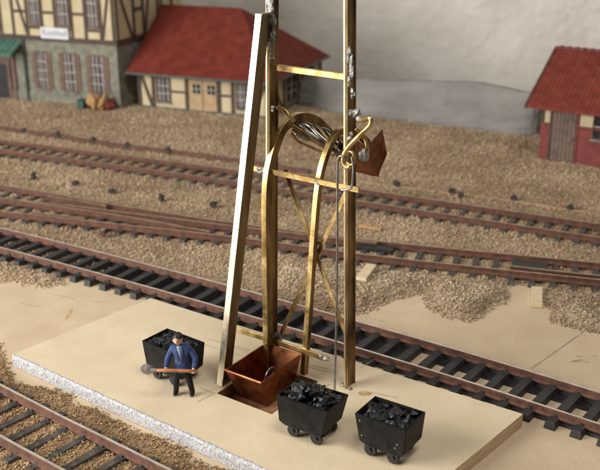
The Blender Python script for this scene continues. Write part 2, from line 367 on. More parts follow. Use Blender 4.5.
def gravel(name, label, poly, H, dens, r0_, r1_, matn, soft=.6, grid=.3, clip=None, far_dens=None, avoid=()):
    xs = [p[0] for p in poly]; ys = [p[1] for p in poly]
    x0, x1, y0, y1 = min(xs)-.5, max(xs)+.5, min(ys)-.5, max(ys)+.5
    nx, ny = int((x1-x0)/grid)+1, int((y1-y0)/grid)+1
    X, Y = np.meshgrid(np.linspace(x0, x1, nx), np.linspace(y0, y1, ny), indexing='ij')
    sd, Z = height(X, Y, poly, H, soft); Z = Z-.012
    ok = sd > -.05
    idx = np.arange(nx*ny).reshape(nx, ny)
    fm = ok[:-1, :-1] & ok[1:, :-1] & ok[1:, 1:] & ok[:-1, 1:]
    q = np.stack([idx[:-1, :-1][fm], idx[1:, :-1][fm], idx[1:, 1:][fm], idx[:-1, 1:][fm]], 1)
    V = np.stack([X.ravel(), Y.ravel(), Z.ravel()], 1)
    tint_s = .30+.35*vnoise(X.ravel(), Y.ravel(), 2.2, 8)+.1*rng.random(V.shape[0])
    n = int((x1-x0)*(y1-y0)*dens); px = rng.uniform(x0, x1, n); py = rng.uniform(y0, y1, n)
    keep = inpoly(px, py, [(p[0], p[1]) for p in poly]) | (rng.random(n) < .6)
    # only where the camera's surroundings can see it
    keep &= np.abs(px) < py*.36+5
    px, py = px[keep], py[keep]
    if far_dens is not None:
        pk = np.interp(py, [34, 62], [1, far_dens]); k2 = rng.random(px.size) < pk; px, py = px[k2], py[k2]
    sd, pz = height(px, py, poly, H, soft)
    k3 = sd > -.12*rng.random(px.size)-.02
    for ln in avoid: k3 &= dist_line(px, py, ln) > .09
    px, py, pz = px[k3], py[k3], np.maximum(pz[k3], 0)
    n = px.size
    rad = rng.uniform(r0_, r1_, n)*np.where(rng.random(n) < .06, 1.5, 1)*np.interp(py, [30, 60], [1, 1.5])
    O = np.array([(1, 0, 0), (-1, 0, 0), (0, 1, 0), (0, -1, 0), (0, 0, 1), (0, 0, -1)], float)
    F = np.array([(0, 2, 4), (2, 1, 4), (1, 3, 4), (3, 0, 4), (2, 0, 5), (1, 2, 5), (3, 1, 5), (0, 3, 5)])
    pts = O[None]*rng.uniform(.6, 1.25, (n, 6, 1))+rng.uniform(-.25, .25, (n, 6, 3))
    a = rng.uniform(0, 6.28, n); b = rng.uniform(-.6, .6, n); ca, sa, cb, sb = np.cos(a), np.sin(a), np.cos(b), np.sin(b)
    x_, y_, z_ = pts[..., 0], pts[..., 1], pts[..., 2]
    x_, z_ = x_*cb[:, None]+z_*sb[:, None], z_*cb[:, None]-x_*sb[:, None]
    x_, y_ = x_*ca[:, None]-y_*sa[:, None], x_*sa[:, None]+y_*ca[:, None]
    SV = np.stack([x_*rad[:, None]+px[:, None], y_*rad[:, None]+py[:, None], z_*rad[:, None]*.85+(pz+rad*.3)[:, None]], -1).reshape(-1, 3)
    base = V.shape[0]; ST = (F[None]+(base+6*np.arange(n))[:, None, None]).reshape(-1, 3)
    tv = np.clip(rng.beta(2.0, 2.4, n)+.45*vnoise(px, py, .7, 11)+.35*vnoise(px, py, .22, 12), 0, 1)
    allv = np.concatenate([V, SV]); me = bpy.data.meshes.new(name)
    me.vertices.add(len(allv)); me.vertices.foreach_set('co', allv.astype(np.float32).ravel())
    li = np.concatenate([q.ravel(), ST.ravel()]); me.loops.add(li.size); me.loops.foreach_set('vertex_index', li.astype(np.int32))
    tot = np.concatenate([np.full(len(q), 4), np.full(len(ST), 3)]); st = np.concatenate([[0], np.cumsum(tot)[:-1]])
    me.polygons.add(tot.size); me.polygons.foreach_set('loop_start', st.astype(np.int32)); me.polygons.foreach_set('loop_total', tot.astype(np.int32))
    me.update(calc_edges=True); me.validate()
    at = me.attributes.new('tint', 'FLOAT', 'POINT'); at.data.foreach_set('value', np.concatenate([np.clip(tint_s, 0, 1), np.repeat(tv, 6)]).astype(np.float32))
    me.materials.append(M[matn])
    return tag(link(name, me), label, 'gravel', kind='stuff')
B_far = [(p.x, p.y) for p in offset(resample(trackB, 2.0), 1.28)]
fieldpoly = [p for p in B_far if p[0] < 1.9]+[(2.6, 32.3), (3.77, 33.3), (4.75, 34.0), (4.75, 32.6), (6.1, 31.5), (6.7, 31.9), (7.9, 33.2), (8.1, 34.6), (9.3, 34.6), (9.25, 32.6), (8.9, 31.3), (10.46, 30.4), (14, 29.0), (30, 24), (45, 48), (30, 56.8), (21, 61.8), (16.5, 59.3), (14.1, 57.0), (10.8, 59.0), (4.7, 62.1), (2.1, 63.8), (-8, 73.8), (-24, 81), (-45, 90), (-45, 60)]
rails_cd = [near, far, ina, inb]
gravel('gravel_field', 'tan gravel spread between the rear tracks and up to the buildings', fieldpoly, .085, 150, .024, .052, 'gravel', far_dens=.36, avoid=rails_cd)
gravel('gravel_mound', 'loose pale gravel heap on bare plywood beyond the black sleepered track', [(2.2, 32.2), (3.77, 33.35), (4.8, 34.1), (4.7, 32.5), (6.1, 31.3), (6.7, 31.8), (8, 33.3), (8.1, 34.4), (5, 36), (2.5, 36.5), (-1, 37), (-1.5, 34.2), (1, 33.4)], .24, 190, .024, .055, 'gravelg', soft=.9)
gravel('gravel_mound', 'pale gravel patch at the right edge beside the plywood joint line', [(9.2, 34.0), (9.2, 32.5), (8.85, 31.3), (10.46, 30.4), (14, 29.2), (16, 31.5), (10.5, 33.9)], .24, 190, .024, .055, 'gravelg', soft=.9)
gravel('gravel_patch', 'gravel patch beside the black sleepers at the left edge', [(-20, 41.9), (-13.9, 38.3), (-9.6, 35.9), (-9.2, 35.0), (-10.2, 34.9), (-11.9, 35.3), (-20, 39)], .12, 190, .022, .05, 'gravel', soft=.5)
A_l = [(-9.7, 28.0), (-1.89, 22.3), (2.0, 19.2), (6, 15.5), (3, 12.5), (-3, 12.5), (-20, 22), (-24, 40), (-12.6, 31.8), (-11.0, 30.6), (-9.9, 29.0)]
gravel('gravel_bed', 'brown gravel bed under the front left track', A_l, .12, 200, .022, .048, 'gravelb', soft=.35)
gravel('gravel_fill', 'thin gravel fill between the black sleepers at the left edge', [(-22, 45.3), (-13.5, 40.3), (-8, 36.9), (-8, 35.4), (-13.2, 38.4), (-22, 43.5)], .05, 60, .03, .055, 'gravel', soft=.3)

# ------------------------------------------------------------------ plywood board under the tower, with the pit
T0 = Vector((1.55, 26.1, .43)); TA = R(-36)
ex = Vector((math.cos(TA), math.sin(TA), 0)); ey = Vector((-math.sin(TA), math.cos(TA), 0))
def TW(s, e, z=0): return T0+ex*s+ey*e+Vector((0, 0, z))
BO = [(-9.46, 28.30), (2.07, 19.34), (6.44, 24.39), (-5.55, 32.72)]        # front-left, front-right, back-right, back-left
pit = [TW(-3.08, -2.74), TW(-.98, -2.74), TW(-.98, -.36), TW(-3.08, -.36)]
bd = thing('plywood_board', 'thin plywood board carrying the brass tower and the coal tubs', 'board', (-1.6, 26.2, 0))
BOo = Vector((-1.6, 26.2, 0))
def boardf(m):
    zt, zb = .43, .006
    ot = [Vector((x, y, zt))-BOo for x, y in BO]; ob = [Vector((x, y, zb))-BOo for x, y in BO]
    it = [Vector((p.x, p.y, zt))-BOo for p in pit]; ib = [Vector((p.x, p.y, zb))-BOo for p in pit]
    v = ot+ob+it+ib
    f = []; mi = []
    for i in range(4):
        j = (i+1) % 4
        f.append((i, j, 8+j, 8+i)); mi.append(0)
        f.append((4+i, 4+j, j, i)); mi.append(1)
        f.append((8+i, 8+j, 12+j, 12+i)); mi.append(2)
        f.append((4+j, 4+i, 12+i, 12+j)); mi.append(1)
    for a, b in zip(f, mi): m.add([], [], 0)
    m.v += [tuple(p) for p in v]; m.f += f; m.m += mi
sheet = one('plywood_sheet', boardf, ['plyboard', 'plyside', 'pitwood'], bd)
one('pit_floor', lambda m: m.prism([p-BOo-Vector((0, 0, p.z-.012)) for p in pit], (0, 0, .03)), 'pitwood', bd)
def plasterf(m):     # rough plaster smeared on the front edge
    a = Vector((*BO[0], 0))-BOo; b = Vector((*BO[1], 0))-BOo; d = (b-a).normalized(); n = Vector((d.y, -d.x, 0)); Lg = (b-a).length
    N_, K = 420, 7; vs = []
    for i in range(N_+1):
        x = Lg*i/N_
        rag = .05*mnoise.noise(Vector((x*2.3, 0, 7)))+.04*mnoise.noise(Vector((x*9, 0, 2)))
        for j in range(K+1):
            f = j/K
            if j < K-1:
                z = .008+(.425+.5*min(rag, 0))*f*K/(K-1)*.98; o_ = .035+.015*mnoise.noise(Vector((x*3.1, f*2.5, 1)))+.012*mnoise.noise(Vector((x*11, f*7, 4)))
            elif j == K-1:
                z = .437+.008*mnoise.noise(Vector((x*9, 3, 1))); o_ = .01+.02*mnoise.noise(Vector((x*9, 6, 1)))
            else:
                z = .431; o_ = -.05-.9*max(rag, -.02)
            vs.append(a+d*x+n*max(o_, .012 if j < K-1 else -1)+Vector((0, 0, z)))
    m.add(vs, [(i*(K+1)+j, (i+1)*(K+1)+j, (i+1)*(K+1)+j+1, i*(K+1)+j+1) for i in range(N_) for j in range(K)])
one('plaster_edge', plasterf, 'plaster', bd)
def pl(parent, org, pts, w=.022, z=.434, name='pencil_line', m_='pencil'):
    m = MB(); m.sweep([(-w/2, -.0015), (w/2, -.0015), (w/2, .0015), (-w/2, .0015)], [Vector((*p, z))-org for p in pts]); m.build(name, m_, parent)
for a, b in (((-3.1, 25.18), (-2.60, 25.72)), ((-3.09, 26.01), (-2.66, 25.70)), ((.62, 25.95), (.92, 26.2)), ((1.9, 27.25), (2.3, 27.7)), ((.30, 27.44), (1.24, 26.97)), ((.16, 27.34), (1.16, 26.86)), ((-3.4, 29.0), (-1.9, 28.1)), ((-3.1, 29.3), (-1.7, 28.5)), ((1.95, 25.75), (2.9, 25.35)), ((-2.3, 29.9), (-1.5, 29.35))):
    pl(bd, BOo, (a, b))
def stainf(m):
    c = Vector((1.93, 25.62, .4345))-BOo; k = 22
    vs = [c+Vector((math.cos(6.283*i/k)*(.20+.07*mnoise.noise(Vector((i*.9, 1, 2)))), math.sin(6.283*i/k)*(.13+.06*mnoise.noise(Vector((i*.8, 4, 2)))), 0)) for i in range(k)]
    m.prism(vs, (0, 0, .004))
one('glue_stain', stainf, 'stain', bd)
# marks on the bare ground sheet
Z0 = Vector((0, 0, 0))
pl(g, Z0, ((7.5, 27.88), (9.95, 30.55)), .05, .003, 'joint_line')
for a, b in (((8.95, 28.35), (9.35, 28.5)), ((9.3, 28.42), (9.52, 28.3)), ((9.2, 28.75), (9.4, 28.72)), ((9.75, 28.75), (9.9, 28.8)), ((9.7, 27.6), (9.95, 27.35)), ((9.0, 28.42), (9.25, 28.34))):
    pl(g, Z0, (a, b), .045, .003)
for a, b in (((-10.6, 33.3), (-9.7, 32.9)), ((-7.9, 33.4), (-7.2, 33.3)), ((-9.6, 34.1), (-8.6, 33.6)), ((2.3, 31.9), (3.0, 31.5))): pl(g, Z0, (a, b), .03, .003)
def groundstain(m):
    c = Vector((-8.55, 32.25, .004)); k = 18
    m.prism([c+Vector((math.cos(6.283*i/k)*.07*(1+.5*mnoise.noise(Vector((i*.9, 1, 2)))), math.sin(6.283*i/k)*.5*(1+.5*mnoise.noise(Vector((i*.7, 4, 2)))), 0)) for i in range(k)], (0, 0, .003))
one('rust_stain', groundstain, 'palestain', g)

# ------------------------------------------------------------------ brass hoist tower
tw = thing('hoist_tower', 'tall brass hoist tower with arched guide rails standing on plywood board', 'tower', T0, TA)
def Hprof(w, d, t=.05):        # w along s, d along e ; H profile, flanges at front and back
    return [(-w/2, -d/2), (w/2, -d/2), (w/2, -d/2+t), (t*.4, -d/2+t), (t*.4, d/2-t), (w/2, d/2-t), (w/2, d/2), (-w/2, d/2), (-w/2, d/2-t), (-t*.4, d/2-t), (-t*.4, -d/2+t), (-w/2, -d/2+t)]
def loft(m, prof, a, b, n=1):      # prof in (s,e) plane, from a to b
    a = Vector(a); b = Vector(b); k = len(prof); vs = [a+Vector((p[0], p[1], 0)) for p in prof]+[b+Vector((p[0], p[1], 0)) for p in prof]
    m.add(vs, [tuple(range(k))[::-1], tuple(range(k, 2*k))]+[(i, (i+1) % k, k+(i+1) % k, k+i) for i in range(k)])
one('post', lambda m: loft(m, Hprof(.115, .44), (-.05, 0, 0), (-.25, 0, 14)), 'tarnishshade', tw, bevel=.008)
one('post', lambda m: loft(m, Hprof(.115, .44), (-3.07, 0, 0), (-2.76, 0, 14)), 'tarnishshade', tw, bevel=.008)
one('post_facing', lambda m: loft(m, [(-.06, -.012), (.0, -.012), (.0, .012), (-.06, .012)], (-.05, -.233, 0), (-.25, -.233, 14)), 'facing', tw)
one('post_facing', lambda m: loft(m, [(-.06, -.012), (.0, -.012), (.0, .012), (-.06, .012)], (-3.07, -.233, 0), (-2.76, -.233, 14)), 'facing', tw)
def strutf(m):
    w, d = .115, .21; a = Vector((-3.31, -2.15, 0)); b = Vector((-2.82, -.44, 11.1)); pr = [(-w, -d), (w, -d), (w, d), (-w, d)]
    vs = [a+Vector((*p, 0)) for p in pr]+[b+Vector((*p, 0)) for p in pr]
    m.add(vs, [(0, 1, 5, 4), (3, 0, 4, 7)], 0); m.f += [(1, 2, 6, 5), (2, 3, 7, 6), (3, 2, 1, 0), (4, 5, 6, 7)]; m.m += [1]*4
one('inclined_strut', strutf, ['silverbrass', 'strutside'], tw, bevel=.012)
one('cross_bar', lambda m: m.box(-2.75, -.2, -.05, .05, 9.42, 9.60), 'brass', tw, bevel=.01)
one('cross_bar', lambda m: m.box(-3.72, .34, -.31, -.248, 6.36, 6.53), 'brass', tw, bevel=.01)
one('cross_bar', lambda m: m.box(-4.2, -.75, -.32, -.248, .74, .92), 'brass', tw, bevel=.01)
def flat(m, a, b, w, e0, e1):
    a = Vector((a[0], 0, a[1])); b = Vector((b[0], 0, b[1])); d = (b-a).normalized(); n = Vector((-d.z, 0, d.x))*(w/2)
    m.prism([(p.x, e0, p.z) for p in (a+n, a-n, b-n, b+n)], (0, e1-e0, 0))
one('brace', lambda m: flat(m, (-2.62, 6.4), (-.12, 1.0), .15, .215, .245), 'brass', tw, bevel=.006)
one('brace', lambda m: flat(m, (-.3, 6.4), (-2.9, .8), .15, .25, .28), 'brass', tw, bevel=.006)
def curve(pts, n=10):
    P_ = [Vector(p) for p in pts]; out = []
    for i in range(len(P_)-1):
        p0 = P_[max(i-1, 0)]; p1 = P_[i]; p2 = P_[i+1]; p3 = P_[min(i+2, len(P_)-1)]
        for k in range(n):
            t = k/n; out.append(.5*((2*p1)+(p2-p0)*t+(2*p0-5*p1+4*p2-p3)*t*t+(3*p1-p0-3*p2+p3)*t**3))
    return out+[P_[-1]]
def guide(m, pts, w, d):
    pp = curve(pts); m.sweep([(-w/2, -d/2), (w/2, -d/2), (w/2, d/2), (-w/2, d/2)], pp, up=(1, 0, 0), mis=[0, 1, 1, 0])  # darker metal on back and right faces paints in their shade
lg = [(-2.85, -.50, -.1), (-2.85, -.47, .93), (-2.85, -.44, 3.96), (-2.85, -.42, 5.3), (-2.85, -.30, 6.35), (-2.85, .10, 7.22), (-2.85, .55, 7.66), (-2.85, 1.32, 7.77), (-2.85, 2.2, 7.46), (-2.85, 2.96, 6.85)]
rg_ = [(-1.62, -.24, 0), (-1.52, -.06, 2.5), (-1.48, .08, 4.3), (-1.45, .26, 5.9), (-1.43, .50, 6.72), (-1.43, 1.0, 7.36), (-1.43, 1.5, 7.52), (-1.45, 2.3, 7.3), (-1.45, 3.0, 6.8)]
one('guide_rail', lambda m: guide(m, lg, .29, .20), ['brass', 'tarnishshade'], tw, bevel=.012)
one('guide_rail', lambda m: guide(m, rg_, .20, .18), ['brass', 'tarnishshade'], tw, bevel=.012)
# tipping chute behind the arches, above the track
def sheetq(m, pts, th=.03):      # thin solid sheet from quad grid rows
    rows, cols = len(pts), len(pts[0]); G_ = [[Vector(p) for p in r] for r in pts]; vs = []
    for sgn in (0, 1):
        for i in range(rows):
            for j in range(cols):
                a = G_[min(i+1, rows-1)][j]-G_[max(i-1, 0)][j]; b = G_[i][min(j+1, cols-1)]-G_[i][max(j-1, 0)][j] if False else G_[i][min(j+1, cols-1)]-G_[i][max(j-1, 0)]
                n = a.cross(b).normalized(); vs.append(G_[i][j]+n*(th*(sgn-.5)))
    o = rows*cols; f = []
    ix = lambda s_, i, j: s_*o+i*cols+j
    for i in range(rows-1):
        for j in range(cols-1):
            f += [(ix(0, i, j), ix(0, i, j+1), ix(0, i+1, j+1), ix(0, i+1, j)), (ix(1, i, j), ix(1, i+1, j), ix(1, i+1, j+1), ix(1, i, j+1))]
    for i in range(rows-1):
        f += [(ix(0, i, 0), ix(0, i+1, 0), ix(1, i+1, 0), ix(1, i, 0)), (ix(0, i, cols-1), ix(1, i, cols-1), ix(1, i+1, cols-1), ix(0, i+1, cols-1))]
    for j in range(cols-1):
        f += [(ix(0, 0, j), ix(1, 0, j), ix(1, 0, j+1), ix(0, 0, j+1)), (ix(0, rows-1, j), ix(0, rows-1, j+1), ix(1, rows-1, j+1), ix(1, rows-1, j))]
    m.add(vs, f)
E_ = [1.9, 2.3, 2.8, 3.3, 3.9]; ZF = [7.2, 6.98, 6.6, 6.1, 5.45]
one('chute_floor', lambda m: sheetq(m, [[(s, e, z+.05*mnoise.noise(Vector((s*2, e*2, 1)))) for s in (-2.78, -2.5, -2.15, -1.8, -1.54)] for e, z in zip(E_, ZF)]), 'copper', tw)
A0 = Vector((-2.74, .95, 7.50)); A1 = Vector((-1.25, 1.25, 7.02))
for k in range(8):
    ph = k*.785; pts_ = []
    for q in range(25):
        f = q/24; c = A0.lerp(A1, f)+Vector((0, 0, .10*math.sin(f*3.14))); a = ph+f*3.0; rd = .19*(.75+.35*math.sin(f*3.14))
        pts_.append(c+Vector((.06*math.sin(a*2), rd*math.cos(a), rd*math.sin(a)*1.05)))
    one('winch_strand', lambda m: m.tube(pts_, .085 if k % 2 else .06, 7), 'foil' if k % 3 else 'tarnishshade', tw, smooth=True)
HW = [.1, .12, .2, .7, 1.6]
one('chute_side', lambda m: sheetq(m, [[(-1.56+.03*k, e+.10*(k if e > 3.5 else 0)-.03*k*k*(1 if e > 3.5 else 0), z-.02+h*k/3) for k in range(4)] for e, z, h in zip(E_, ZF, HW)]), 'copperd', tw)
one('chute_side', lambda m: sheetq(m, [[(-2.82-.04*k, e, z-.02+h*.55*k/3) for k in range(4)] for e, z, h in zip(E_, ZF, HW)]), 'copperd', tw)
one('chute_lip', lambda m: m.prism([(-1.50, 3.92, 7.0), (-1.36, 4.02, 6.2), (-1.62, 3.86, 5.43), (-1.80, 3.72, 5.9), (-1.70, 3.76, 6.5)], (.02, .03, 0)), 'copper', tw, bevel=.006)
# solder blobs
for i, (c, r, sq) in enumerate((((-2.72, -.25, 11.0), .17, (.75, .4, 1.9)), ((-2.70, -.24, 10.35), .14, (.7, .4, 2.0)), ((-2.71, -.23, 9.84), .06, (1, .6, 1.3)), ((-.09, -.18, 10.1), .11, (.7, .5, 2.6)), ((-.05, -.17, 9.6), .10, (.8, .5, 2.2)), ((.02, -.18, 9.1), .07, (.8, .5, 1.6)), ((.14, -.2, 8.55), .14, (1.1, .7, 1.0)), ((-.05, -.2, 7.9), .09, (.8, .6, 1.2)), ((-3.12, -.30, 6.42), .12, (1.3, .5, .8)), ((-1.1, -.29, 6.42), .07, (1.4, .6, .7)), ((-2.66, -.24, .86), .14, (.9, .6, 1.5)), ((-.85, -.28, .84), .12, (1.2, .7, .8)), ((-.05, -.18, .03), .14, (1.1, 1, .4)), ((-3.92, -.28, .84), .09, (1.3, .8, .8)), ((-2.70, -.23, 8.35), .06, (1, .6, 1.2)))):
    one('solder_blob', lambda m: [m.lump((c[0]+r*.7*math.sin(i*7+k*2.1)*sq[0], c[1]+.02*math.sin(i+k), c[2]+r*.8*math.cos(i*5+k*2.4)*sq[2]), r*(.95-.12*k), .28, 3, (sq[0], sq[1]*.7, sq[2]*.8), seed=i*4+k) for k in range(3)], 'solder', tw, smooth=True)
one('strut_packing', lambda m: m.box(-2.93, -2.72, -.36, -.2, 10.4, 10.75), 'black', tw)
# brass hook wires at the pulley side
hook = [(.30, -.2, 8.42), (.60, -.38, 8.53), (.78, -.48, 8.60), (.79, -.5, 8.42), (.54, -.5, 8.16), (.16, -.5, 7.76), (-.03, -.5, 7.48), (-.06, -.5, 7.24), (.06, -.5, 7.10), (.16, -.48, 7.16)]
one('hook', lambda m: m.tube(curve(hook), .07, 8), 'brass', tw, smooth=True)
ring = [(.15+.13*math.cos(a), -.46, 7.38+.2*math.sin(a)) for a in [i*6.283/16 for i in range(17)]]
one('ring', lambda m: m.tube(ring, .045, 8, up=(0, 1, 0)), 'brass', tw, smooth=True)
one('hook', lambda m: m.tube(curve([(.0, .0, 8.1), (.16, .2, 7.85), (.26, .2, 7.6), (.28, .2, 7.42), (.12, .2, 7.28)]), .06, 8), 'brass', tw, smooth=True)
one('pin', lambda m: m.tube(curve([(-2.86, .1, 8.3), (-2.69, .3, 8.22), (-2.5, .32, 8.05), (-2.36, .36, 7.88)]), .06, 8), 'brass', tw, smooth=True)
one('tie_wire', lambda m: m.tube(curve([(-2.8, .75, 7.42), (-2.6, .9, 7.12), (-2.2, 1.0, 6.98), (-1.8, 1.1, 6.85), (-1.5, 1.2, 6.8)]), .045, 8), 'brass', tw, smooth=True)
one('solder_blob', lambda m: m.lump((.22, .1, 7.35), .15, .2, 3, (1, .8, 1.2), seed=40), 'solder', tw, smooth=True)
# steel wire rod hanging from the ring
wr = thing('wire_rod', 'thin steel wire rod hanging from the brass hook down to the board', 'wire', TW(-.15, -.58, 0), TA)
one('rod', lambda m: m.tube(curve([(.22, .05, 7.3), (.14, .0, 7.42), (.03, .0, 7.42), (-.04, 0, 7.26), (-.04, 0, 6.86), (.0, -.05, 3.0), (.08, -.25, .005)], 6), .036, 8), 'steel', wr, smooth=True)
one('hook', lambda m: m.tube(curve([(.40, .04, 7.45), (.46, .02, 7.2), (.45, .02, 6.8), (.42, .02, 6.6), (.30, .02, 6.50), (.06, .02, 6.44)], 6), .034, 8), 'steel', wr, smooth=True)

# ------------------------------------------------------------------ copper skip bucket in the pit
bk = thing('skip_bucket', 'open copper skip bucket with a wire ring sitting in the pit', 'bucket', TW(-2.29, -1.42, -.40), TA)
W2, D2 = .70, 1.02       # half sizes of the rim (s, e)
rz = 1.18; bz = .03
RT = [(-W2, -D2, rz-.08), (W2, -D2, rz-.08), (W2, D2, rz), (-W2, D2, rz)]; RBt = [(-W2*.78, -D2*.55, bz), (W2*.78, -D2*.55, bz), (W2*.78, D2*.72, bz), (-W2*.78, D2*.72, bz)]
def panel(i, th=.045):
    j = (i+1) % 4; a, b, c, d = (Vector(p) for p in (RT[i], RT[j], RBt[j], RBt[i]))
    n = (b-a).cross(d-a).normalized()*th
    return lambda m: m.prism([a, b, c, d], n)
for i, nm in enumerate(('front_panel', 'side_panel', 'back_panel', 'side_panel')): one(nm, panel(i), 'copper', bk, bevel=.008)
one('floor_panel', lambda m: m.prism(RBt, (0, 0, .04)), 'copperd', bk)
one('rim_strip', lambda m: m.tube([RT[0], RT[1]], .045, 8), 'copper', bk)
one('wire_ring', lambda m: m.tube([(.42+.05*math.sin(a), -.25+.21*math.cos(a), .92+.26*math.sin(a)) for a in [i*6.283/20 for i in range(21)]], .028, 8, up=(1, 0, 0)), 'steel', bk, smooth=True)
for sx in (-1, 1):
    if sx < 0: one('roller_pin', lambda m: m.cyl((sx*(W2-.04), -D2*.4, .72), (sx*(W2+.22), -D2*.4, .72), .085, 12), 'brass', bk, smooth=False)
    one('roller_pin', lambda m: m.cyl((sx*(W2-.04), D2*.55, .78), (sx*(W2+.20), D2*.55, .78), .085, 12), 'brass', bk)

# ------------------------------------------------------------------ coal tubs
def coal_heap(m, L, W, z, n, peak, seed):
    rg = random.Random(seed)
    for i in range(n):
        x = rg.uniform(-L/2, L/2)*.88; y = rg.uniform(-W/2, W/2)*.84
        hgt = peak*max(0, 1-abs(x-rg.uniform(-.2, .1))/(L*.55))*max(0, 1-abs(y)/(W*.6))
        m.lump((x, y, z-.14+hgt+rg.uniform(-.04, .05)), rg.uniform(.075, .15), .45, 1, (rg.uniform(.8, 1.25), rg.uniform(.8, 1.25), rg.uniform(.6, 1)), seed=rg.random())
    m.box(-L/2*.9, L/2*.9, -W/2*.88, W/2*.88, z-.5, z-.12)
def tub(label, c, ang, L=1.62, W=1.10, H=1.24, tl=.10, tr=.10, peak=.22, seed=1, flecks=()):
    t = thing('coal_tub', label, 'tub', (c[0], c[1], .433), R(ang), 'coal tubs on the plywood board')
    hl, hw = L/2, W/2; zc, zm, z0_ = H, H*.35, .27
    def ringp(z, a, b, w_): return [(-hl+a, -hw+w_, z), (hl-b, -hw+w_, z), (hl-b, hw-w_, z), (-hl+a, hw-w_, z)]
    def body(m):
        A = ringp(H, 0, 0, 0); Bm = ringp(zm, tl, tr, .03); C_ = ringp(z0_, tl+.14, tr+.14, .13)
        Ai = ringp(H, .05, .05, .05); Di = ringp(H*.5, .06+tl, .06+tr, .07)
        v = A+Bm+C_+Ai+Di; f = []
        for i in range(4):
            j = (i+1) % 4
            f += [(i, j, 4+j, 4+i), (4+i, 4+j, 8+j, 8+i), (i, 12+i, 12+j, j), (12+i, 16+i, 16+j, 12+j)]
        f += [(8, 9, 10, 11), (16, 17, 18, 19)]
        m.add(v, f)
    one('tub_body', body, 'tub', t, bevel=.014, seg=2)
    one('chassis', lambda m: m.box(-hl*.62, hl*.62, -hw*.42, hw*.42, .16, .30), 'tub', t, bevel=.01)
    for sx in (-1, 1):
        one('axle', lambda m: m.cyl((sx*hl*.45, -hw*.74, .155), (sx*hl*.45, hw*.74, .155), .035, 10), 'wheel', t)
        for sy in (-1, 1):
            wh = one('wheel', lambda m: (m.cyl((sx*hl*.45, sy*hw*.64, .185), (sx*hl*.45, sy*hw*.80, .185), .185, 20), m.cyl((sx*hl*.45, sy*hw*.80, .185), (sx*hl*.45, sy*hw*.88, .185), .065, 10)), 'wheel', t, bevel=.01)
    cl = one('coal', lambda m: coal_heap(m, L-.1, W-.1, H, 95, peak, seed), 'coal', t); cl['kind'] = 'stuff'
    for x, z in flecks:
        one('paint_chip', lambda m: m.lump((x, -hw+.014*(1.24-z)/.6, z), .024, .6, 1, (.8, .3, 1.3), seed=x), 'paintfleck', t)
    return t
tub('black coal tub standing behind the worker', (-3.93, 26.72), -38, peak=.20, seed=3, L=1.64)
tub('black coal tub heaped highest with coal beside the copper bucket', (.32, 23.42), -33, L=1.68, tl=.05, tr=.20, peak=.44, seed=5)
tub('black coal tub nearest the lower right with chipped lower corners', (2.38, 22.46), -34, L=1.56, tl=.14, tr=.07, peak=.12, seed=9, flecks=((-.55, .62), (.45, .58), (.52, .7), (-.62, 1.05)))

# ------------------------------------------------------------------ worker with shovel
def skin(name, verts, edges, radii, matn, parent, roots=(0,), sub=2):
    me = bpy.data.meshes.new(name); me.from_pydata(verts, edges, []); o = link(name, me, parent)
    md = o.modifiers.new('skin', 'SKIN'); md.use_smooth_shade = True
    if not me.skin_vertices: 
        bpy.context.view_layer.update()
    for i, r in enumerate(radii):
        sv = me.skin_vertices[0].data[i]; sv.radius = r if isinstance(r, tuple) else (r, r); sv.use_root = i in roots
    ss = o.modifiers.new('sub', 'SUBSURF'); ss.levels = sub; ss.render_levels = sub
    dg = bpy.context.evaluated_depsgraph_get(); ev = o.evaluated_get(dg); m2 = bpy.data.meshes.new_from_object(ev)
    o.modifiers.clear(); o.data = m2; m2.materials.clear(); m2.materials.append(M[matn])
    m2.polygons.foreach_set('use_smooth', [True]*len(m2.polygons)); return o
mp = thing('person', 'worker figure in blue jacket and dark trousers holding a shovel across the waist', 'person', (-3.55, 25.62, .434), R(-6))
# figure faces -y ; x to the right in the picture
HL = (-.42, -.30, 1.00); HR = (.40, -.28, .985)
bv = [(0, 0, .98), (0, .0, 1.28), (-.01, .01, 1.58), (-.04, -.015, 1.72), (-.06, -.04, 1.83), (-.065, -.045, 1.98),      # 0..5 pelvis..head
      (-.14, 0, .92), (-.18, -.01, .50), (-.215, .02, .16), (-.22, .0, .10),                                        # 6..9 leg
      (.14, 0, .92), (.19, -.02, .50), (.26, .02, .16), (.265, .0, .10),                                            # 10..13
      (-.25, .01, 1.58), (-.40, -.02, 1.26), HL,                                                                        # 14..16 arm
      (.25, .01, 1.58), (.43, .0, 1.26), HR]                                                                          # 17..19
be = [(0, 1), (1, 2), (2, 3), (3, 4), (4, 5), (0, 6), (6, 7), (7, 8), (8, 9), (0, 10), (10, 11), (11, 12), (12, 13), (2, 14), (14, 15), (15, 16), (2, 17), (17, 18), (18, 19)]
br = [(.19, .14), (.18, .14), (.17, .13), .08, (.135, .14), (.125, .135), .11, .085, .06, .05, .11, .085, .06, .05, .085, .062, .058, .085, .062, .058]
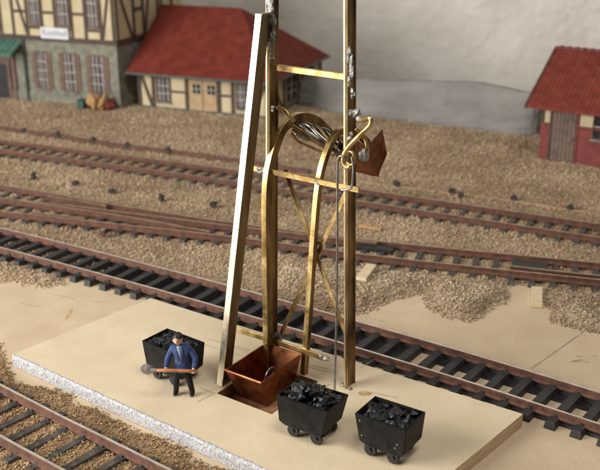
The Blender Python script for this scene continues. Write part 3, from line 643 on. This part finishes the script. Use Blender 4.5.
# hands: five fingers each closing around the shaft
def hand(hp, sgn):
    hx, hy, hz = hp; out = []
    for k in range(4):
        x = hx+(-.048+.032*k)*sgn; ln = (.95, 1.08, 1.0, .8)[k]
        out.append([(x, hy-.01, hz+.03), (x, hy-.055*ln, hz+.025), (x, hy-.075*ln, hz-.03), (x, hy-.035*ln, hz-.07)])
    out.append([(hx+.05*sgn, hy-.0, hz+.0), (hx+.075*sgn, hy-.04, hz+.0), (hx+.06*sgn, hy-.075, hz-.01)])
    return out
one_skin_v, one_skin_e, one_skin_r, roots = list(bv), list(be), list(br), [0]
for hp, sgn, hi in ((HL, 1, 16), (HR, -1, 19)):
    for ch in hand(hp, sgn):
        st = len(one_skin_v); roots.append(st); one_skin_v += ch
        one_skin_e += [(st+i, st+i+1) for i in range(len(ch)-1)]; one_skin_r += [.023]*(len(ch)-1)+[.018]
skin('body', one_skin_v, one_skin_e, one_skin_r, 'skin', mp, roots)
jk = skin('jacket', [(0, 0, .74), (0, 0, .88), (0, 0, 1.08), (0, .005, 1.32), (-.01, .01, 1.56), (-.04, .0, 1.735), (-.25, .01, 1.56), (-.40, -.02, 1.26), (-.42, -.2, 1.10), (-.425, -.29, 1.03), (.25, .01, 1.56), (.43, .0, 1.26), (.415, -.17, 1.09), (.405, -.26, 1.02)],
     [(0, 1), (1, 2), (2, 3), (3, 4), (4, 5), (4, 6), (6, 7), (7, 8), (8, 9), (4, 10), (10, 11), (11, 12), (12, 13)], [(.20, .16), (.245, .185), (.235, .18), (.225, .175), (.19, .15), (.115, .115), .115, .10, .085, .075, .115, .10, .085, .075], 'jacket', mp, roots=(2,))
skin('shirt', [(-.045, -.10, 1.70), (-.03, -.125, 1.58), (-.015, -.152, 1.40), (-.005, -.165, 1.15)], [(0, 1), (1, 2), (2, 3)], [(.075, .04), (.065, .04), (.045, .035), (.028, .025)], 'shirt', mp)
skin('trousers', [(0, 0, 1.0), (0, 0, .88), (-.13, 0, .80), (-.19, -.02, .50), (-.225, .01, .12), (-.23, .01, .02), (.13, 0, .80), (.215, -.03, .50), (.27, .01, .12), (.275, .01, .02)],
     [(0, 1), (1, 2), (2, 3), (3, 4), (4, 5), (1, 6), (6, 7), (7, 8), (8, 9)], [(.20, .16), (.20, .16), .13, .10, .088, .09, .13, .10, .088, .09], 'trousers', mp)
for x0 in (-.23, .28):
    skin('shoe', [(x0, .05, .055), (x0-.005, -.06, .055), (x0-.01, -.17, .045)], [(0, 1), (1, 2)], [(.075, .055), (.075, .055), (.06, .04)], 'shoe', mp)
def hairf(m):
    bm = bmesh.new(); bmesh.ops.create_icosphere(bm, subdivisions=4, radius=1)
    for f in [f for f in bm.faces if (f.calc_center_median().z < .25 and f.calc_center_median().y < -.15) or f.calc_center_median().z < -.55]: bm.faces.remove(f)
    for v in [v for v in bm.verts if not v.link_faces]: bm.verts.remove(v)
    bm.verts.index_update()
    c = Vector((-.065, -.035, 1.925))
    vs = [c+Vector((v.co.x*.150, v.co.y*.165, v.co.z*.178))*(1+.10*mnoise.noise(v.co*4)) for v in bm.verts]
    m.add(vs, [tuple(v.index for v in f.verts) for f in bm.faces]); bm.free()
for sx in (-1, 1):
    skin('lapel', [(-.04+sx*.085, -.095, 1.70), (-.02+sx*.085, -.165, 1.55), (sx*.05, -.195, 1.36), (sx*.03, -.195, 1.2)], [(0, 1), (1, 2), (2, 3)], [(.035, .03), (.05, .02), (.04, .018), (.022, .015)], 'lapel', mp)
one('hair', hairf, 'hair', mp, smooth=True)
one('nose', lambda m: m.lump((-.075, -.19, 1.885), .026, .1, 2, (.8, 1, 1.4), seed=4), 'skin', mp, smooth=True)
for x in (-.118, -.030):
    one('eye', lambda m: m.lump((x, -.172, 1.925), .014, .05, 1, (1.3, .7, .8), seed=1), 'hair', mp, smooth=True)
one('mouth', lambda m: m.lump((-.072, -.172, 1.825), .017, .05, 1, (1.8, .5, .5), seed=1), 'redsack', mp, smooth=True)
for x in (-.205, .075):
    one('ear', lambda m: m.lump((x, -.045, 1.90), .028, .1, 1, (.5, 1, 1.4), seed=2), 'skin', mp, smooth=True)
sh = thing('shovel', 'wooden handled shovel with grey blade held across by the worker', 'shovel', (-3.55, 25.62, .434+.985), R(-6))
one('shaft', lambda m: m.tube([(-.80, -.365, .0), (-.3, -.345, .012), (.2, -.325, .008), (.52, -.31, .0)], .052, 10), 'shaft', sh, smooth=True)
def bladef(m):
    k = 20; vs = []
    for sgn in (0, 1):
        for i in range(k):
            a = 6.283*i/k; x = -.98+.20*math.cos(a); z = .0+.17*math.sin(a); vs.append((x, -.375+.05*((x+.98)/.2)**2+.05*(z/.17)**2+(.022 if sgn else 0), z))
    cidx = len(vs); vs += [(-.98, -.375, 0), (-.98, -.353, 0)]
    fs = [(i, (i+1) % k, cidx) for i in range(k)]+[(k+(i+1) % k, k+i, cidx+1) for i in range(k)]+[(i, k+i, k+(i+1) % k, (i+1) % k) for i in range(k)]
    m.add(vs, fs)
one('blade', bladef, 'blade', sh, smooth=False)
one('socket', lambda m: m.cyl((-.86, -.37, 0), (-.70, -.36, .002), .06, 10, r2=.058), 'paintfleck', sh)

# ------------------------------------------------------------------ buildings
def timber(parent, a, b, w=.26, y0=-.05, y1=.06, nm='timber', m_='timber'):     # in local wall plane (x, z)
    m = MB(); a = Vector((a[0], 0, a[1])); b = Vector((b[0], 0, b[1])); d = (b-a).normalized(); n = Vector((-d.z, 0, d.x))*(w/2)
    m.prism([(p.x, y0, p.z) for p in (a+n, a-n, b-n, b+n)], (0, y1-y0, 0)); return m.build(nm, m_, parent)
def timber_side(parent, x, a, b, w=.26, nm='timber'):     # on the side wall plane x = const, coords (y, z)
    m = MB(); a = Vector((0, a[0], a[1])); b = Vector((0, b[0], b[1])); d = (b-a).normalized(); n = Vector((0, -d.z, d.y))*(w/2)
    m.prism([(x-.06, p.y, p.z) for p in (a+n, a-n, b-n, b+n)], (.11, 0, 0)); return m.build(nm, 'timber', parent)
def window(parent, x0, x1, z0, z1, shut=.0, y=0, nx=2, nz=3, sill=True, fr='timber', pane='curtain', side=None):
    def mk(m, a0, a1, b0, b1, c0, c1):       # along-wall, depth, z ; side: on plane x
        if side is None: m.box(a0, a1, y+b0, y+b1, c0, c1)
        else: m.box(side-b1, side-b0, a0, a1, c0, c1)
    f = MB()
    for a in ((x0-.07, x0, z0-.07, z1+.07), (x1, x1+.07, z0-.07, z1+.07)): mk(f, a[0], a[1], -.09, .02, a[2], a[3])
    for a in ((z0-.07, z0), (z1, z1+.07)): mk(f, x0, x1, -.088, .02, a[0], a[1])
    w_ = f.build('window', fr, parent)
    one('pane', lambda m: mk(m, x0+.002, x1-.002, -.012, .0, z0+.002, z1-.002), 'glass', w_)
    cw = (x1-x0)*.28
    for a, b in ((x0+.03, x0+cw), (x1-cw, x1-.03)):
        if pane: one('curtain', lambda m: mk(m, a, b, -.022, -.014, z0+.02, z1-.02), pane, w_)
    for i in range(1, nx):
        xx = x0+(x1-x0)*i/nx; one('glazing_bar', lambda m: mk(m, xx-.035, xx+.035, -.06, -.024, z0+.003, z1-.003), 'mullion', w_)
    for i in range(1, nz):
        zz = z0+(z1-z0)*i/nz; one('glazing_bar', lambda m: mk(m, x0+.003, x1-.003, -.055, -.028, zz-.025, zz+.025), 'mullion', w_)
    if shut:
        for a, b in ((x0-.07-shut, x0-.075), (x1+.075, x1+.07+shut)): one('shutter', lambda m: mk(m, a, b, -.07, .01, z0, z1), 'shutter', w_)
    if sill: one('sill', lambda m: mk(m, x0-.15, x1+.15, -.16, .03, z0-.16, z0-.075), 'mullion' if False else 'stonewall', w_)
    return w_
# --- station (front along local x from -13 to 0, corner at origin)
st = thing('station_building', 'half timbered station with grey stone ground floor and green canopy', 'building', (-12.23, 65.0, 0), R(-22.3))
one('wall', lambda m: m.box(-13, 0, 0, 9, 0, 4.5), 'stonewall', st)
one('upper_wall', lambda m: m.box(-13, .06, -.06, 9.06, 4.5, 9.0), 'cream', st)
one('plinth', lambda m: m.box(-13, .08, -.08, 9.08, .13, .75), 'stonewall', st)
timber(st, (-13, 4.58), (.12, 4.58), .3, -.15, -.05); timber(st, (-13, 8.9), (.12, 8.9), .3, -.15, -.05)
for x in (-9.25, -8.2, -7.0, -5.78, -4.68, -3.36, -2.26, -1.05, -.08): timber(st, (x, 4.73), (x, 8.75), .2, -.13, -.05)
for a, b in (((-8.1, 8.6), (-7.1, 4.8)), ((-.2, 8.6), (-.95, 4.8)), ((-10.2, 8.6), (-9.4, 4.8))): timber(st, a, b, .19, -.12, -.05)
for x0, x1 in ((-5.68, -4.78), (-3.26, -2.36), (-8.1, -7.1)):
    timber(st, (x0, 6.35), (x1, 6.35), .18, -.12, -.05)
for x0, x1 in ((-6.9, -5.88), (-4.58, -3.46), (-2.16, -1.15)):
    timber(st, (x0, 5.3), (x1, 5.3), .18, -.12, -.05)
timber_side(st, .1, (-.1, 4.58), (9, 4.58), .3)
for y in (.1, 2.25, 3.5, 5.5, 7.5): timber_side(st, .1, (y, 4.73), (y, 8.8), .22)
for a, b in (((.3, 8.4), (1.9, 4.8)), ((4.6, 8.4), (3.7, 4.8)), ((2.35, 6.5), (3.4, 6.5)), ((6.3, 8.4), (5.7, 4.8))): timber_side(st, .1, a, b, .2)
for x0, x1 in ((-6.55, -5.75), (-4.35, -3.40), (-2.10, -1.10)):
    window(st, x0, x1, 1.05, 3.6, shut=.32, fr='shutter', nz=4)
for x0, x1 in ((-6.70, -5.95), (-4.40, -3.58), (-2.02, -1.26)):
    window(st, x0, x1, 5.5, 7.9, y=-.06, fr='shutter', nz=3, sill=False)
dr = one('door', lambda m: m.box(-10.6, -9.15, -.1, -.005, .1, 2.6), 'black', st)
one('door_frame', lambda m: (m.box(-9.15, -8.9, -.14, 0, .1, 2.9), m.box(-10.9, -10.6, -.14, 0, .1, 2.9), m.box(-10.6, -9.15, -.14, 0, 2.6, 2.9)), 'shutter', st)
one('downpipe', lambda m: m.cyl((-7.55, -.12, .1), (-7.55, -.12, 4.4), .1, 10), 'gutter', st)
one('pilaster', lambda m: m.box(-8.75, -8.45, -.16, 0, .1, 4.0), 'shutter', st)
def canopyf(m):
    m.prism([(-12.5, 0, 4.35), (-12.5, -1.5, 3.55), (-12.5, -1.5, 3.45), (-12.5, 0, 4.2)], (4.9, 0, 0))
cn = one('canopy', canopyf, 'greencanopy', st)
for i in range(12): one('canopy_rib', lambda m: m.prism([(-12.4+i*.42, -.01, 4.39), (-12.4+i*.42, -1.5, 3.59), (-12.4+i*.42, -1.5, 3.55), (-12.4+i*.42, -.01, 4.35)], (.07, 0, 0)), 'greencanopy', cn)
sg = one('sign_board', lambda m: m.box(-5.85, -3.62, -.24, -.16, 4.62, 5.36), 'sign', st)
fc = bpy.data.curves.new('sign_text', 'FONT'); fc.body = 'Kochhof'; fc.size = .58; fc.extrude = .004; fc.align_x = 'CENTER'; fc.align_y = 'CENTER'
fo = bpy.data.objects.new('tmp', fc); col.objects.link(fo)
tm = bpy.data.meshes.new_from_object(fo.evaluated_get(bpy.context.evaluated_depsgraph_get())); bpy.data.objects.remove(fo); tm.materials.clear(); tm.materials.append(M['signtext'])
tx = link('sign_lettering', tm, sg, (-4.73, -.246, 5.0), (R(90), 0, 0))
def stroof(m):
    m.prism([(-13.4, -.9, 9.0), (-13.4, 4.5, 12.5), (-13.4, 9.9, 9.0)], (14, 0, 0))
one('roof', stroof, 'redroof', st)
# --- shed (front along local x from -10 to 0)
shd = thing('goods_shed', 'low half timbered shed with large red hipped roof beside the station', 'building', (-1.95, 61.95, 0), R(-22.1))
SD = 9.4; SL = -9.85
one('wall', lambda m: m.box(SL, 0, 0, SD, 0, 2.75), 'cream', shd)
one('base_beam', lambda m: m.box(SL-.05, .05, -.07, SD+.05, .0, .22), 'gutter', shd)
timber(shd, (SL-.04, 2.5), (.06, 2.5), .32, -.11, -.005, m_='gutter')
timber_side(shd, .06, (-.05, 2.5), (SD, 2.5), .3)
for x in (SL+.16, -8.62, -6.05, -3.62, -2.62, -1.4, -.12): timber(shd, (x, .22), (x, 2.34), .22, -.09, -.005)
timber(shd, (-9.5, 2.3), (-8.75, .25), .2, -.085, -.005); timber(shd, (-.3, 2.3), (-1.2, .25), .2, -.085, -.005)
for x0, x1 in ((-7.2, -6.16), (-3.5, -2.73)): timber(shd, (x0, 1.35), (x1, 1.35), .14, -.075, -.005)
window(shd, -8.3, -7.35, .65, 2.2, nz=3); window(shd, -2.3, -1.7, .65, 2.2, nz=3)
dd = one('door', lambda m: m.box(-5.85, -3.8, -.07, -.005, .22, 2.28), 'doorwood', shd)
one('door_gap', lambda m: m.box(-4.85, -4.80, -.078, -.071, .23, 2.27), 'timber', dd)
for x in (-5.55, -4.45):
    one('door_window', lambda m: m.box(x, x+.55, -.085, -.072, 1.35, 1.98), 'glass', dd)
    one('door_window_bar', lambda m: (m.box(x+.25, x+.30, -.10, -.086, 1.35, 1.98), m.box(x, x+.55, -.10, -.087, 1.64, 1.69)), 'mullion', dd)
for y in (.12, 2.4, 4.9, 7.2, SD-.12): timber_side(shd, .055, (y, .22), (y, 2.34), .24)
for a, b in (((.5, 2.3), (2.1, .3)), ((5.0, 1.3), (7.1, 1.3)), ((7.4, 2.3), (9.0, .3))): timber_side(shd, .055, a, b, .2)
window(shd, 3.0, 4.4, .6, 2.2, side=0.0, nz=3, pane=None)
def shedroof(m):
    e0, zz, rz_ = .55, 2.62, 6.45; xl, xr, yf, yb = SL-.45, .4, -.6, SD+.6; rl, rr_ = SL-.45, -4.1; yr = SD/2
    b = [(xl, yf, zz), (xr, yf, zz), (xr, yb, zz), (xl, yb, zz)]; t_ = [(rl, yr, rz_), (rr_, yr, rz_)]
    v = b+[(x, y, z-.12) for x, y, z in b]+t_
    m.add(v, [(0, 1, 9, 8), (1, 2, 9), (2, 3, 8, 9), (3, 0, 8), (4, 5, 1, 0), (5, 6, 2, 1), (6, 7, 3, 2), (7, 4, 0, 3), (7, 6, 5, 4)])
rf = one('roof', shedroof, 'redroof', shd)
one('gutter', lambda m: m.sweep([(-.07, -.07), (.07, -.07), (.07, .06), (-.07, .06)], [(SL-.5, -.68, 2.52), (.48, -.68, 2.52), (.48, SD+.6, 2.52)]), 'gutter', rf)
# --- brick house
bh = thing('brick_house', 'small red brick house with ribbed red tile roof and plank door', 'building', (13.38, 52.14, 0), R(-33.2))
one('wall', lambda m: m.box(0, 9, 0, 7.6, 0, 2.2), 'brick', bh)
one('upper_wall', lambda m: m.box(.03, 8.97, .03, 7.57, 2.2, 3.35), 'cream', bh)
one('gable_wall', lambda m: m.prism([(.03, .03, 3.35), (.03, 7.57, 3.35), (.03, 3.8, 5.4)], (8.9, 0, 0)), 'cream', bh)
one('corner_post', lambda m: m.box(-.02, .16, -.02, .14, 2.2, 3.35), 'timber', bh)
dr = thing('tmp', '', '') ; bpy.data.objects.remove(dr)
dr = one('door', lambda m: m.box(.62, 2.0, -.02, .05, .12, 3.2), 'timber', bh)
for i in range(6): one('plank', lambda m: m.box(.68+i*.215, .68+i*.215+.195, -.05, -.021, .15, 3.15), 'doordark', dr, bevel=.012)
one('door_handle', lambda m: m.box(1.82, 1.9, -.1, -.051, 1.4, 1.52), 'black', dr)
one('door_post', lambda m: m.box(.5, .62, -.06, .1, .1, 3.3), 'timber', bh); one('door_post', lambda m: m.box(2.0, 2.1, -.06, .1, .1, 3.3), 'brick', bh)
window(bh, 2.95, 4.3, 1.7, 2.95, y=.0, fr='timber', nz=2, nx=3, pane=None)
one('brick_ledge', lambda m: m.box(2.1, 9, -.05, .0, 2.12, 2.24), 'brick', bh)
ang = math.atan2(5.62-3.12, 4.1)
def tileroof(m):       # ribbed pan tiles: corrugated sheet, front slope and back slope
    n, k = 44, 6; x0, x1 = -.82, 9.8
    for sgn in (0, 1):
        vs = []
        cols_ = n*k
        for i in range(cols_+1):
            x = x0+(x1-x0)*i/cols_; h = .05*abs(math.sin(math.pi*i/k))
            for (y, z) in ((-.42, 3.10), (3.8, 5.60)):
                yy = y if sgn == 0 else 7.6-y; vs.append((x, yy, z+h)); 
            for (y, z) in ((-.42, 2.98), (3.8, 5.48)):
                yy = y if sgn == 0 else 7.6-y; vs.append((x, yy, z))
        fs = []
        for i in range(cols_):
            a, b = i*4, (i+1)*4; fs += [(a, b, b+1, a+1), (a+2, a+3, b+3, b+2), (a, a+2, b+2, b)]
        m.add(vs, fs)
rf = one('roof', tileroof, 'redtile', bh)
one('barge_board', lambda m: m.prism([(-.86, -.46, 3.16), (-.86, -.46, 2.92), (-.86, 3.8, 5.44), (-.86, 3.8, 5.70)], (.10, 0, 0)), 'timber', rf)
for i in range(24):
    x = -.8+i*.44; one('ridge_tile', lambda m: m.cyl((x, 3.8, 5.62), (x+.47, 3.8, 5.66), .13, 10, r2=.17), 'ridge', rf)
# ------------------------------------------------------------------ goods by the station corner
def sackf(c, r, sq, seed, tilt):
    def f(m):
        m.lump((0, 0, 0), r, .34, 3, sq, seed=seed); rot = Matrix.Rotation(tilt, 3, 'Y'); m.v = [tuple(rot @ Vector(v)+Vector(c)) for v in m.v]
    return f
for c, r, sq, sd, tl_, mt, nm, lb, ct in (((-14.0, 64.75, .62), .50, (.8, .6, 1.1), 1, -.3, 'sack', 'sack', 'upright tan sack leaning left at the station corner', 'sack'),
                                     ((-13.35, 64.55, .60), .46, (.6, .55, 1.25), 2, .45, 'sack', 'sack', 'tan sack slanting right against the red bundle by the station', 'sack'),
                                     ((-12.95, 64.8, .38), .48, (.95, .8, .75), 3, .1, 'redsack', 'bundle', 'red bundle lying at the station corner beside tan sacks', 'bundle')):
    tag(one(nm, sackf(c, r, sq, sd, tl_), mt, smooth=True), lb, ct, 'goods by the station corner')
bx = thing('box', 'small green box left of the tan sacks by the station', 'box', (-14.9, 65.2, .12), R(-20), 'goods by the station corner')
one('box_body', lambda m: m.box(-.25, .25, -.25, .25, 0, .55), 'greenbox', bx, bevel=.03); one('lid', lambda m: m.box(-.28, .28, -.28, .28, .551, .62), 'greenbox', bx, bevel=.02)
# ------------------------------------------------------------------ signal wire rows
def guide_post(label, x, y, rz, s=1.0, grp=''):
    t = thing('wire_guide', label, 'wire guide', (x, y, .1), rz, grp)
    sd = random.random()
    one('block', lambda m: m.lump((0, 0, .2*s), .23*s, .4, 2, (1, .8, .95), seed=sd), 'lump', t)
    one('pulley', lambda m: m.cyl((.12*s, -.2*s, .2*s), (.12*s, -.1*s, .2*s), .13*s, 10), 'lump', t, bevel=.02)
    return t
ordw = ['first', 'second', 'third', 'fourth', 'fifth', 'sixth', 'seventh', 'eighth', 'ninth', 'tenth', 'eleventh', 'twelfth']
rowE = [(-17.1, 58.36), (-14.69, 57.09), (-12.32, 55.87), (-10.04, 54.7), (-7.55, 53.56), (-5.05, 52.47), (4.97, 47.06), (7.61, 45.85), (7.95, 45.2), (10.46, 44.69), (12.83, 43.3)]
for i, (x, y) in enumerate(rowE): guide_post('%s dark wire guide from the left in the row behind the rearmost track' % ordw[i], x, y, R(-26)+random.uniform(-.3, .3), (.9, 1.05, 1.0, .9, 1.0, .6, .8, .8, .7, .75, .7)[i], 'wire guides behind the rearmost track')
rowF = [(-14.09, 48.84), (-11.6, 47.57), (-9.44, 46.2), (-6.82, 45.03), (-4.17, 43.92)]
for i, (x, y) in enumerate(rowF): guide_post('%s dark wire guide from the left in the row between the rear tracks' % ordw[i], x, y, R(-25)+random.uniform(-.4, .4), (.75, .75, .7, .8, .85)[i], 'wire guides between the rear tracks')
def ductf(pts, w, h):
    return lambda m: m.sweep([(-w/2, 0), (w/2, 0), (w/2, h), (-w/2, h)], [Vector((p.x, p.y, (.1 if h > .2 else .015)+.03*mnoise.noise(Vector((p.x, 2, 1))))) for p in resample(pts, .6)])
tag(one('wire_duct', ductf([(-24, 62), (-17.1, 58.3), (-10.04, 54.65), (-5.05, 52.4), (1, 49.1)], .16, .24), 'rustd'), 'brown cable duct running behind the rearmost track on the left', 'duct')
tag(one('wire_duct', ductf([(2.5, 48.3), (4.97, 47.06), (7.61, 45.85), (10.46, 44.6), (14.03, 42.6), (20, 39.5)], .12, .14), 'gravduct'), 'thin brown cable duct behind the rearmost track right of the tower', 'duct')
tag(one('wire_duct', ductf([(-22, 53.2), (-16.3, 50.4), (-11.6, 47.7), (-6.82, 45.2), (-4.1, 44.05), (-1, 42.9)], .10, .10), 'gravduct'), 'thin pale cable duct linking the guides between the rear tracks', 'duct')
# ------------------------------------------------------------------ loose wood pieces and a marker
def strip(label, c, rz, L, W, H, m_, z=.0):
    o = one('wood_strip', lambda m: m.box(-W/2, W/2, -L/2, L/2, 0, H), m_, bevel=.012); o.location = (c[0], c[1], z); o.rotation_euler = (0, 0, rz); tag(o, label, 'wood strip')
strip('pale wood strip lying between the two gravel patches at right', (8.95, 33.35), R(-14), 1.7, .42, .14, 'balsa', .02)
strip('pale wood strip on gravel just right of the tower post', (2.62, 35.2), R(-20), 1.5, .42, .14, 'balsa', .3)
strip('small orange wood piece in gravel behind the turnout right of the tower', (3.2, 40.9), R(60), 1.1, .28, .1, 'orangewood', .12)
mk_ = thing('marker_post', 'tiny purple marker stub in gravel at left between two tracks', 'marker', (-8.73, 40.1, .1))
one('stub', lambda m: m.box(-.08, .08, -.08, .08, 0, .32, taper=.01), 'marker', mk_, bevel=.015); one('cap', lambda m: m.box(-.095, .095, -.095, .095, .321, .37), 'paintfleck', mk_)
